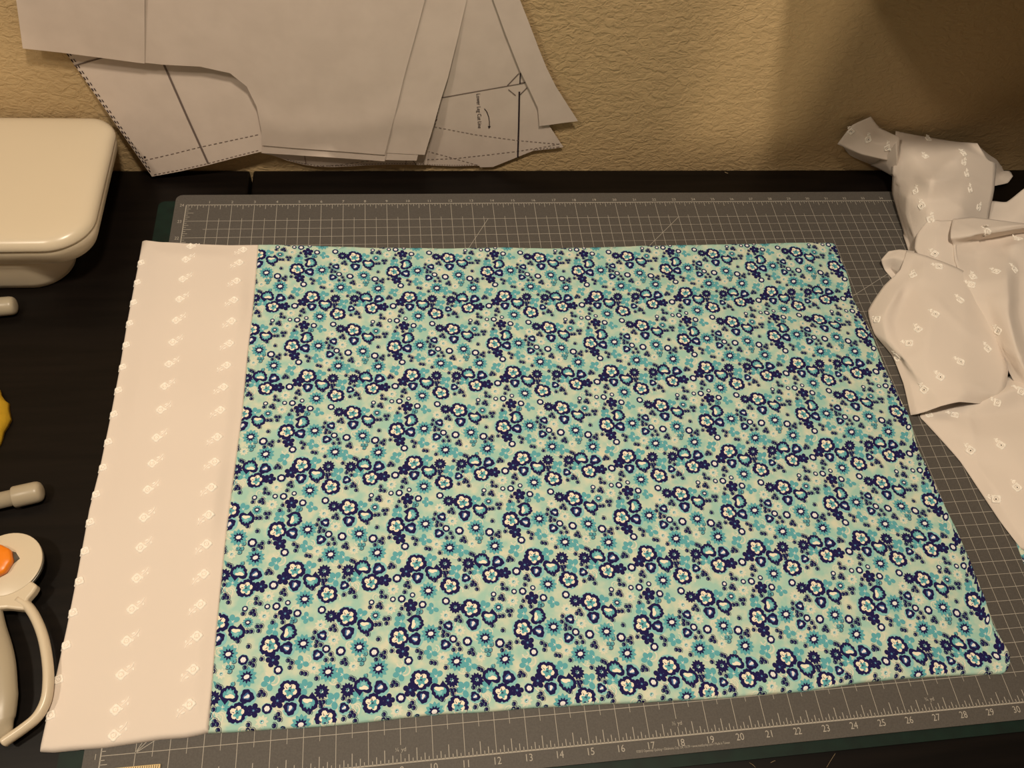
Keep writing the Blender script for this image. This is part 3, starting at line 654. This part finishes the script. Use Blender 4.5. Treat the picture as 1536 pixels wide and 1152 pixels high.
for o_, s_, L_ in (((1240, 160), 4.8, [(175, 178, 1), (300, 235, 1), (435, 297, 1), (730, 235, 0), (710, 360, 0), (640, 610, 0), (685, 715, 1), (985, 340, 0), (985, 405, 0), (1005, 490, 0), (1030, 600, 0), (1090, 730, 1), (750, 812, 0), (780, 1060, 1), (1160, 903, 0), (1380, 955, 1)]),
                   ((1290, 340), 3.84, [(455, 230, 1), (305, 280, 1), (100, 535, 0), (578, 425, 1), (435, 505, 1), (335, 592, 1), (283, 672, 1), (218, 752, 1), (580, 780, 1), (735, 705, 1), (463, 867, 1), (370, 940, 1), (273, 1008, 1), (650, 290, 0), (642, 335, 0), (785, 260, 0), (890, 250, 0), (797, 602, 1), (790, 1016, 0), (395, 1082, 1), (545, 1085, 0)]),
                   ((1340, 560), 3.84, [(445, 445, 1), (620, 415, 1), (712, 658, 1), (592, 725, 1), (340, 475, 0), (735, 105, 0)])):
    for x, y, hole in L_: roses.append((o_[0] + x / s_, o_[1] + y / s_, hole))
for k, (u, v, hole) in enumerate(roses):
    d = ray(u, v); dv = Vector((d[0], d[1], d[2])).normalized()
    loc, nrm, idx, dist = fb.ray_cast(camv, dv)
    if loc is None: continue
    if nrm.dot(dv) > 0: nrm = -nrm
    rot = 1.0 if v < 330 else (1.3 if k % 2 else 1.9)
    # lie in the tangent plane of the cloth
    upv = Vector((0, 1, 0)); ex = upv.cross(nrm).normalized(); ey = nrm.cross(ex).normalized()
    def surf(pts, loc=loc, nrm=nrm, ex=ex, ey=ey):
        out = []
        for x, y in pts:
            q = loc + (ex * x + ey * y) * IN
            l2, n2, i2, d2 = fb.ray_cast(q + nrm * 0.006, -nrm, 0.014)
            if l2 is None: l2, n2 = q, nrm
            if n2.dot(nrm) < 0: n2 = -n2
            out.append((l2 + n2 * 0.0004, n2))
        return out
    rose_geo(surf, 0, 0, 0.18 if v > 300 else 0.165, rot + 0.3 * math.sin(k * 2.1), bool(hole), stem=0.6).build('embroidered_rose', [M['thread'], M['eyelet']], cloth, True)

# corner of another floral piece peeping out beneath it
_a, _b = at(1518, 798, 0.02), at(1536, 846, 0.02)
_dx, _dy = (_b - _a)[:2] / np.linalg.norm((_b - _a)[:2])
def scrap_surf(x, y):
    # x to the right of the visible edge, y along it (towards the front)
    ex, ey = -_dy, _dx
    X = _a[0] + (x - 6.0) * ex + (y - 8.0 - .3) * _dx; Y = _a[1] + (x - 6.0) * ey + (y - 8.0 - .3) * _dy
    d = np.minimum(np.minimum(x - 6.0, 8.6 - x), np.minimum(y - 8.0, 11.0 - y))
    return X, Y, 0.012 + 0.05 * np.sqrt(np.clip(1 - (1 - np.clip(d / .1, 0, 1)) ** 2, 0, 1))
sc = floral_cloth('floral_fabric', 6.0, 8.0, 8.6, 11.0, scrap_surf, None)
tag(sc, 'small edge of blue floral fabric peeping out under the white heap', 'fabric')

# ================================================================== paper pattern pieces on the wall
class Sheet:
    """paper hanging in front of the wall; stands off more at its lower end"""
    def __init__(s, dbot, dtop, wave=0.03, seed=0, bend=0.0): s.b, s.t, s.wv, s.seed, s.bend = dbot, dtop, wave, seed, bend
    def pt(s, u, v):
        # sight line meets the leaning plane y = WALL_Y - (b + (t-b) z/10)
        d = ray(u, v); k = (s.t - s.b) / 10
        # CC.y + a d.y = WALL_Y - b - k (CC.z + a d.z)
        a = (WALL_Y - s.b - k * CC[2] - CC[1]) / (d[1] + k * d[2]); return CC + a * d
    def off(s, x, z): return s.wv * vnoise(np.array(x) * 0.5, np.array(z) * 0.5, s.seed, 2) + s.bend * np.exp(-((np.array(z) - 3.0 - 0.25 * np.sin(np.array(x) * .8)) / 0.6) ** 2)
    def to(s, x, z, lift=0.0):
        y = WALL_Y - (s.b + (s.t - s.b) * z / 10) - float(s.off(x, z)) - lift
        return W((x, min(y, WALL_Y - 0.03 - lift), z))
    def make(s, pix, label, parent=None):
        P = [s.pt(u, v) for u, v in pix]; P = [Vector((p[0], max(p[2], 0.02 + TOP))) for p in P]; n = len(P)
        xs = [p.x for p in P]; zs = [p.y for p in P]; st = 0.45; pts = list(P)
        x = min(xs) + st / 2
        while x < max(xs):
            z = min(zs) + st / 2
            while z < max(zs): pts.append(Vector((x, z))); z += st
            x += st
        r = geometry.delaunay_2d_cdt(pts, [], [list(range(n))], 1, 1e-5)
        vs, fs = r[0], r[2]
        ar = lambda f: sum(vs[f[i]].x * vs[f[(i + 1) % len(f)]].y - vs[f[(i + 1) % len(f)]].x * vs[f[i]].y for i in range(len(f)))
        fs = [f if ar(f) > 0 else list(reversed(f)) for f in fs]
        s.root = thing('pattern_sheet', label, 'paper', s.to((min(xs) + max(xs)) / 2, min(zs)), 'paper pattern pieces hung on the wall')
        fr = [s.to(v.x, v.y) for v in vs]; V_, F_2 = shell(fr, fs, [p + Vector((0, 0.00022, 0)) for p in fr])
        o = new_obj('paper', V_, F_2, M['paper'], s.root, True)
        return s
    # ink
    def line(s, g, pix, wd=0.03, dash=None, m=0):
        P = [s.pt(u, v) for u, v in pix]; Q = [(p[0], p[2]) for p in P]
        for i in range(len(Q) - 1):
            (x0, z0), (x1, z1) = Q[i], Q[i + 1]; Ln = math.hypot(x1 - x0, z1 - z0)
            if Ln < 1e-6: continue
            nx, nz = -(z1 - z0) / Ln * wd / 2, (x1 - x0) / Ln * wd / 2
            if dash: k = max(1, int(Ln / sum(dash))); segs = [((j) / k, (j + dash[0] / sum(dash)) / k) for j in range(k)]
            else: k = max(1, int(Ln / 0.4)); segs = [(j / k, (j + 1) / k) for j in range(k)]
            for a, b in segs:
                xa, za, xb, zb = x0 + (x1 - x0) * a, z0 + (z1 - z0) * a, x0 + (x1 - x0) * b, z0 + (z1 - z0) * b
                g.add([s.to(xa + nx, za + nz, .022), s.to(xa - nx, za - nz, .022), s.to(xb - nx, zb - nz, .022), s.to(xb + nx, zb + nz, .022)], [(0, 1, 2, 3)], m)
    def ink(s, g, name='printed_lines'):
        g.build(name, [M['ink'], M['ink_grey']], s.root)

A_ = Sheet(0.56, 0.485, 0.015, 1).make([(18, -60), (24, 0), (34, 73), (90, 79), (153, 87), (217, 95.5), (217, 0), (217, -60)], 'small plain paper sheet at top left, overlapping the dashed pattern piece')
B_ = Sheet(0.70, -0.35, 0.012, 2).make([(60, 22), (100, 81), (164, 173), (228, 265), (270, 257), (312, 247.5), (352, 237), (392, 227.5), (430, 215), (430, 60), (300, 40)], 'paper pattern piece with pointed lower corner, dashed edges and a bold slanting line')
g = Geo()
B_.line(g, [(244, 92), (278, 169), (312.5, 245)], 0.09, None, 1)
B_.line(g, [(111, 98.5), (155, 86)], 0.05, None, 1)
B_.line(g, [(100.5, 80), (228, 261)], 0.05, (0.13, 0.13)); B_.line(g, [(104, 79), (227, 256)], 0.04, (0.13, 0.13))
B_.line(g, [(217, 240), (256, 231), (296, 221), (345, 210.5), (390, 201)], 0.03, (0.13, 0.09), 1)
B_.line(g, [(231, 261.5), (270, 254), (312, 244.5), (352, 234), (390, 224.5)], 0.03, (0.11, 0.08), 1)
for k in range(5): B_.line(g, [(215.6, 234.2 + k * .5), (218.6, 234.2 + k * .5)], 0.03)
B_.ink(g)
C2_ = Sheet(0.615, 0.28, 0.02, 6, 0.07).make([(560, -60), (718, -60), (700, 0), (686, 60), (672, 116), (662, 147), (650, 188), (637, 232), (600, 230), (560, 228)], 'long plain paper strip behind the big sheet, its right edge slanting to the leg piece')
C3_ = Sheet(0.59, 0.26, 0.02, 6, 0.07).make([(560, 120), (640, 120), (634, 200), (625, 240.5), (600, 240), (560, 239)], 'narrow paper layer showing as a thin lower edge beneath the plain strip')
Cb_ = Sheet(0.632, 0.297, 0.02, 6, 0.07).make([(394, 90), (392.3, 160), (392.3, 229.5), (440, 232.5), (510, 237), (577, 241.5), (579, 232), (590, 180), (600, 120)], 'paper sheet just under the big front sheet, showing a pale lower margin')
C_ = Sheet(0.685, 0.35, 0.02, 6, 0.07).make([(175, -60), (175, 70), (217, 94), (245, 97), (300, 100), (345, 110), (370, 130), (385, 160), (392, 195), (393, 218), (440, 222), (510, 227), (577, 232), (586, 195), (595, 162), (605, 120), (615.6, 81), (627, 40), (637.5, 0), (653, -60)], 'largest plain white paper sheet, hanging at the centre of the wall group')
D_ = Sheet(0.14, 0.30, 0.012, 8).make([(625, -60), (600, 100), (600, 243), (650, 248.5), (681, 249.5), (719, 248.5), (720, 251), (739, 250.5), (758, 243), (775, 236), (800, 226), (834, 222.5), (845, 220.5), (834, 204), (823, 187), (790, 120), (772, 60), (757, -60)], 'paper pattern piece lettered Lower Leg Cut Line with dashed hem lines')
g = Geo()
D_.line(g, [(780.5, 109), (779.7, 126)], 0.05); D_.line(g, [(779, 137), (778, 190), (776.5, 236)], 0.075)
D_.line(g, [(661, 146.5), (700, 139.5), (787.5, 124)], 0.035, None, 1)
D_.line(g, [(651.5, 190), (712, 201.5), (775, 210), (840.6, 216)], 0.03, (0.12, 0.09), 1)
D_.line(g, [(600, 240), (640, 239), (681, 237.5), (730, 232), (775, 226.5), (822, 219), (842, 214.5)], 0.03, (0.12, 0.09), 1)
D_.line(g, [(640.6, 226.5), (680, 237), (718.7, 248)], 0.03, (0.12, 0.09), 1)
D_.line(g, [(640, 246.5), (681, 247.5), (718, 247)], 0.03, (0.06, 0.06), 1)
D_.line(g, [(800, 224), (834, 220.5), (843, 219)], 0.03, (0.08, 0.07), 1)
D_.line(g, [(659, 156), (652, 190)], 0.03, (0.12, 0.09), 1); D_.line(g, [(656, 160), (655, 183)], 0.03, (0.12, 0.09), 1)
for q in ([(761, 128), (778, 110)], [(762.5, 134), (773.5, 143)], [(779.7, 142), (790.6, 131)], [(780, 124.5), (788, 123)]): D_.line(g, q, 0.045, None, 1)
D_.line(g, [(726.5, 162.5), (730, 167), (733, 175), (734, 182), (734, 189)], 0.035)
_p = D_.pt(733.5, 193); g.add([D_.to(_p[0], _p[2], .022), D_.to(_p[0] - .07, _p[2] + .17, .022), D_.to(_p[0] + .07, _p[2] + .17, .022)], [(0, 1, 2)])
vs, fs = text_geo('Lower Leg Cut Line'); x1 = max(v[0] for v in vs)
pa, pb = D_.pt(714.5, 140), D_.pt(717, 192); tx, tz = pb[0] - pa[0], pb[2] - pa[2]; Lt = math.hypot(tx, tz); sc_ = Lt / x1; ux, uz = tx / Lt, tz / Lt
g.add([D_.to(pa[0] + a * sc_ * ux - b * sc_ * uz * 1.05, pa[2] + a * sc_ * uz + b * sc_ * ux * 1.05, .022) for a, b in vs], fs, 0)
D_.ink(g, 'printed_lettering')
E_ = Sheet(0.26, 0.42, 0.015, 9).make([(722, -60), (740, 0), (758, 50), (780, 106), (794, 134), (807, 162), (809, 189), (823, 187.5), (846, 184), (867, 181.5), (850, 155), (834, 130), (820, 102), (809, 75), (795, 38), (780, 0), (758, -60)], 'tapering plain paper piece at the right end of the wall group')
F_ = Sheet(0.22, 0.20, 0.01, 10).make([(380, 195), (386, 226), (393, 229.7), (409, 233), (431, 241), (456, 247), (475, 249.7), (498, 250.5), (524, 249.7), (549, 248), (583, 247), (640, 247.5), (645, 215), (500, 200)], 'paper piece with a curved scalloped lower edge touching the table, mostly hidden')
g = Geo()
F_.line(g, [(431, 239), (456, 245), (475, 247.7), (498, 248.5), (524, 247.7), (549, 246), (583, 245), (638, 245.5)], 0.035, (0.06, 0.06), 1)
F_.line(g, [(475, 249), (510, 247), (549, 241.5), (577, 239)], 0.03, (0.12, 0.09), 1)
F_.line(g, [(457, 233), (459, 246)], 0.03, None, 1); F_.line(g, [(609, 240), (609, 247)], 0.03, None, 1); F_.line(g, [(619, 240), (624, 247)], 0.03, None, 1)
F_.ink(g)

# ================================================================== white plastic case at the left
def rr(z, inset, x0=-11.5, y0=18.9, x1=-2.42, y1=26.36, rf=1.75, rb=1.05, n=14):
    out = []; x0 += inset; y0 += inset; x1 -= inset; y1 -= inset * 0.9
    for cx, cy, r, a0 in ((1, 1, rb, 0), (0, 1, rb, 90), (0, 0, rf, 180), (1, 0, rf, 270)):
        r = max(r - inset, 0.25)
        X = x1 - r if cx else x0 + r; Y = y1 - r if cy else y0 + r
        for k in range(n + 1):
            a = math.radians(a0 + 90 * k / n); out.append(W((X + r * math.cos(a), Y + r * math.sin(a), z)))
    return out
bx = thing('plastic_case', 'glossy white plastic case with rounded lid, beside the wall at left', 'case', W((-7, 22.5, TOP)))
bs = dict(x1=-4.15, y0=19.35, rf=1.5)
g = Geo(); g.loft([rr(TOP + 0.01, 0.16, **bs), rr(TOP + 0.1, 0.06, **bs), rr(0.2, 0.02, **bs), rr(1.3, -0.05, **bs), rr(1.6, -0.05, **bs)]); g.build('base', M['plastic'], bx, True)
g = Geo(); g.loft([rr(1.42, 0.75), rr(1.42, 0.55, x1=-2.6), rr(1.47, 0.45, x1=-2.55), rr(1.62, 0.33), rr(1.95, 0.17), rr(2.3, 0.07), rr(2.55, 0.05), rr(2.6, 0.08)]); g.build('body', M['plastic'], bx, True)
g = Geo(); g.loft([rr(2.6, 0.06), rr(2.63, 0.015), rr(2.72, 0.0), rr(2.84, 0.03), rr(2.94, 0.10), rr(3.02, 0.20), rr(3.08, 0.36), rr(3.12, 0.62), rr(3.145, 1.1), rr(3.155, 1.8)]); g.build('lid', M['plastic'], bx, True)

# ------------------------------------------------------------------ two white rods with end caps
def rod(label, tip, dirn, rc, rt, capl):
    z = TOP + rc + 0.01; t = Vector((dirn[0], dirn[1], 0)).normalized(); tipv = Vector((tip[0], tip[1], z))
    pt = lambda s: W(tipv - t * s)
    r = thing('plastic_rod', label, 'rod', W((tip[0], tip[1], TOP)), 'white rods with end caps')
    g = Geo(); g.tube([pt(capl - .1), pt(capl + 5)], rt * IN, 20); g.build('tube', M['plastic_grey'], r, True)
    prof = [(0.0, .35), (.02, .62), (.06, .82), (.13, .95), (.22, 1.0), (capl - .05, 1.02), (capl - .01, .99), (capl, .9)]
    g = Geo(); g.tube([pt(s) for s, k in prof], [rc * IN * k for s, k in prof], 24); g.build('end_cap', M['plastic_grey'], r, True)
_t = at(25, 458, 0.2); rod('white rod end with rounded cap just below the plastic case', (_t[0], _t[1]), (1, 0.10), 0.38, 0.30, 0.95)
_t = at(65, 736, 0.2); rod('white rod end with rounded cap just above the rotary cutter', (_t[0], _t[1]), (1, 0.22), 0.38, 0.29, 0.95)

# ------------------------------------------------------------------ yellow ruffled cloth at the left border
g = Geo(); rings = []
_c = at(-55, 632, 0.4); n = 28
for k in range(n):
    th = 2 * PI * k / n
rowsn = 9
for i in range(rowsn):
    ph = PI / 2 * i / (rowsn - 1)
    rings.append([W((_c[0] + (1.0 + 0.03 * math.sin(5 * 2 * PI * k / 40 + i * .7) + 0.035 * math.sin(11 * 2 * PI * k / 40)) * 1.32 * math.cos(ph) * math.copysign(abs(math.cos(2 * PI * k / 40)) ** 0.75, math.cos(2 * PI * k / 40)),
                     _c[1] + (1.0 + 0.04 * math.sin(6 * 2 * PI * k / 40 + i) + 0.06 * math.sin(13 * 2 * PI * k / 40)) * 1.7 * math.cos(ph) * math.sin(2 * PI * k / 40),
                     TOP + 0.02 + 0.75 * math.sin(ph) * (1 + 0.15 * math.sin(7 * 2 * PI * k / 40 + 1)))) for k in range(40)])
g.loft(rings); yl = g.build('fabric_scrap', M['yellow'], None, True)
tag(yl, 'bunched yellow cloth just peeping in at the left border', 'fabric')

# ------------------------------------------------------------------ rotary cutter
rc_ = thing('rotary_cutter', 'white rotary cutter with orange lock button and looped handle, beside the cuff', 'rotary cutter', W((*at(10, 900, TOP)[:2], TOP)))
zc = 0.62
hc = at(9, 846, zc); RD = 1.10
def disc(c, r, z0, z1, bev, name, m, n=48):
    g = Geo(); ring = lambda q, z: [W((c[0] + q * math.cos(2 * PI * k / n), c[1] + q * math.sin(2 * PI * k / n), z)) for k in range(n)]
    g.loft([ring(r - bev, z0), ring(r, z0 + bev), ring(r, z1 - bev), ring(r - bev * .3, z1 - bev * .3), ring(r - bev, z1)]); return g.build(name, m, rc_, True)
g = Geo(); disc((hc[0] + 0.03, hc[1] - 0.02), RD * 0.985, zc - 0.22, zc - 0.1, 0.02, 'blade_guard', M['steel'])
disc(hc, RD, zc - 0.08, zc, 0.03, 'head_cover', M['plastic'])
# curved slot with the orange lock button
sl = [tuple(at(u, v, zc)[:2]) for u, v in ((-4, 834), (8, 832), (18, 835), (25, 842))]
g = Geo(); g.tube([W((x, y, zc + 0.002)) for x, y in sl], [0.15 * IN, 0.17 * IN, 0.17 * IN, 0.12 * IN], 12, 0, 0.06); g.build('slot', M['slot'], rc_, True)
kc = at(-10, 842, zc + .2); g = Geo(); n = 9
def kring(q, z): return [W((kc[0] + q * (1 + .025 * math.cos(n * 2 * PI * k / 54)) * math.cos(2 * PI * k / 54), kc[1] + q * (1 + .025 * math.cos(n * 2 * PI * k / 54)) * math.sin(2 * PI * k / 54), z)) for k in range(54)]
g.loft([kring(.52, zc), kring(.56, zc + .05), kring(.56, zc + .22), kring(.5, zc + .28), kring(.3, zc + .3)]); g.build('lock_button', M['orange'], rc_, True)
# hilt below the head
hil = [at(u, v, zc - .05) for u, v in ((-45, 885), (-20, 905), (10, 903), (32, 893), (44, 884), (50, 875), (56, 877), (49, 888), (40, 897), (38, 908), (34, 918), (10, 914), (-20, 916), (-50, 915))]
hil = [at(u, v, zc - .02) for u, v in ((-60, 868), (0, 866), (34, 868), (48, 872), (56, 878), (50, 888), (42, 897), (38, 907), (36, 915), (10, 912), (-30, 914), (-70, 918))]
lo = [p + np.array([0, 0, -0.38]) for p in hil]
g = Geo(); g.loft([[W(p) for p in lo], [W(p) for p in hil]]); bevel(g.build('hilt', M['plastic'], rc_), 0.0022, 3, 30)
# looped knuckle guard
gp = [(28, 900, .42), (43, 911, .42), (55, 930, .42), (65, 957, .42), (71, 990, .4), (72.5, 1020, .38), (69, 1050, .35), (56, 1075, .33), (35, 1093, .3), (12, 1109, .27), (3, 1116, .26)]
gpw = catmull([at(u, v, h) for u, v, h in gp], 5)
g = Geo(); g.tube([W(p) for p in gpw], [0.155 * IN] * (len(gpw) - 2) + [0.13 * IN, 0.05 * IN], 14, 0, 1.35); g.build('knuckle_guard', M['plastic'], rc_, True)
hd = [(-25, 905, .35), (-20, 950, .4), (-10, 1000, .42), (-8, 1050, .4), (-4, 1085, .34), (10, 1104, .28)]
hdw = catmull([at(u, v, h) for u, v, h in hd], 5)
rad = list(np.interp(np.linspace(0, 1, len(hdw)), [0, .3, .6, .85, 1], [.5, .62, .66, .5, .2]))
g = Geo(); g.tube([W(p) for p in hdw], [r * IN for r in rad], 18, 0, [min(0.6 * 1, 0.36 / r) for r in rad]); g.build('grip', M['plastic_grey'], rc_, True)

# ------------------------------------------------------------------ wooden ruler at the lower left
rl = thing('wooden_ruler', 'end of a pale wooden ruler with black tick marks on the grey mat', 'ruler', W((-1, 0.2, 0.01)))
g = Geo(); g.box(tuple(W((-4.2, -0.42, 0.012))), tuple(W((1.80, 0.62, 0.09)))); bevel(g.build('ruler_stick', M['wood'], rl), 0.0006, 2)
g = Geo()
for k in range(1, 92):
    x = 1.80 - k * 0.0645
    seg2(g, x, 0.60, x, 0.60 - (0.22 if k % 8 == 0 else .14), 0.018, 0.0925)
g.build('tick_marks', M['ink'], rl)

# ------------------------------------------------------------------ thread bits and lint on the bare table
def fibre(label, pix, r):
    p = catmull([at(u, v, TOP + r / IN + .004) for u, v in pix], 5)
    g = Geo(); g.tube([W(q) for q in p], r, 6); o = g.build('thread_snippet', M['straw'], None, True)
    tag(o, label, 'thread', 'thread bits on the table')
fibre('longest thread snippet, slanting on the bare table at the lower right', [(1240, 1151), (1246, 1141), (1253, 1130)], 0.00013)
fibre('short slanting thread snippet beside the front edge of the green mat', [(1124, 1144), (1129, 1147), (1133, 1151)], 0.00014)
fibre('tiny thread crumb between the two slanting snippets', [(1156, 1144), (1160, 1142), (1163, 1141)], 0.00018)
fibre('speck of white lint on the table strip behind the mat', [(1087, 258), (1089, 259), (1092, 260)], 0.0003)
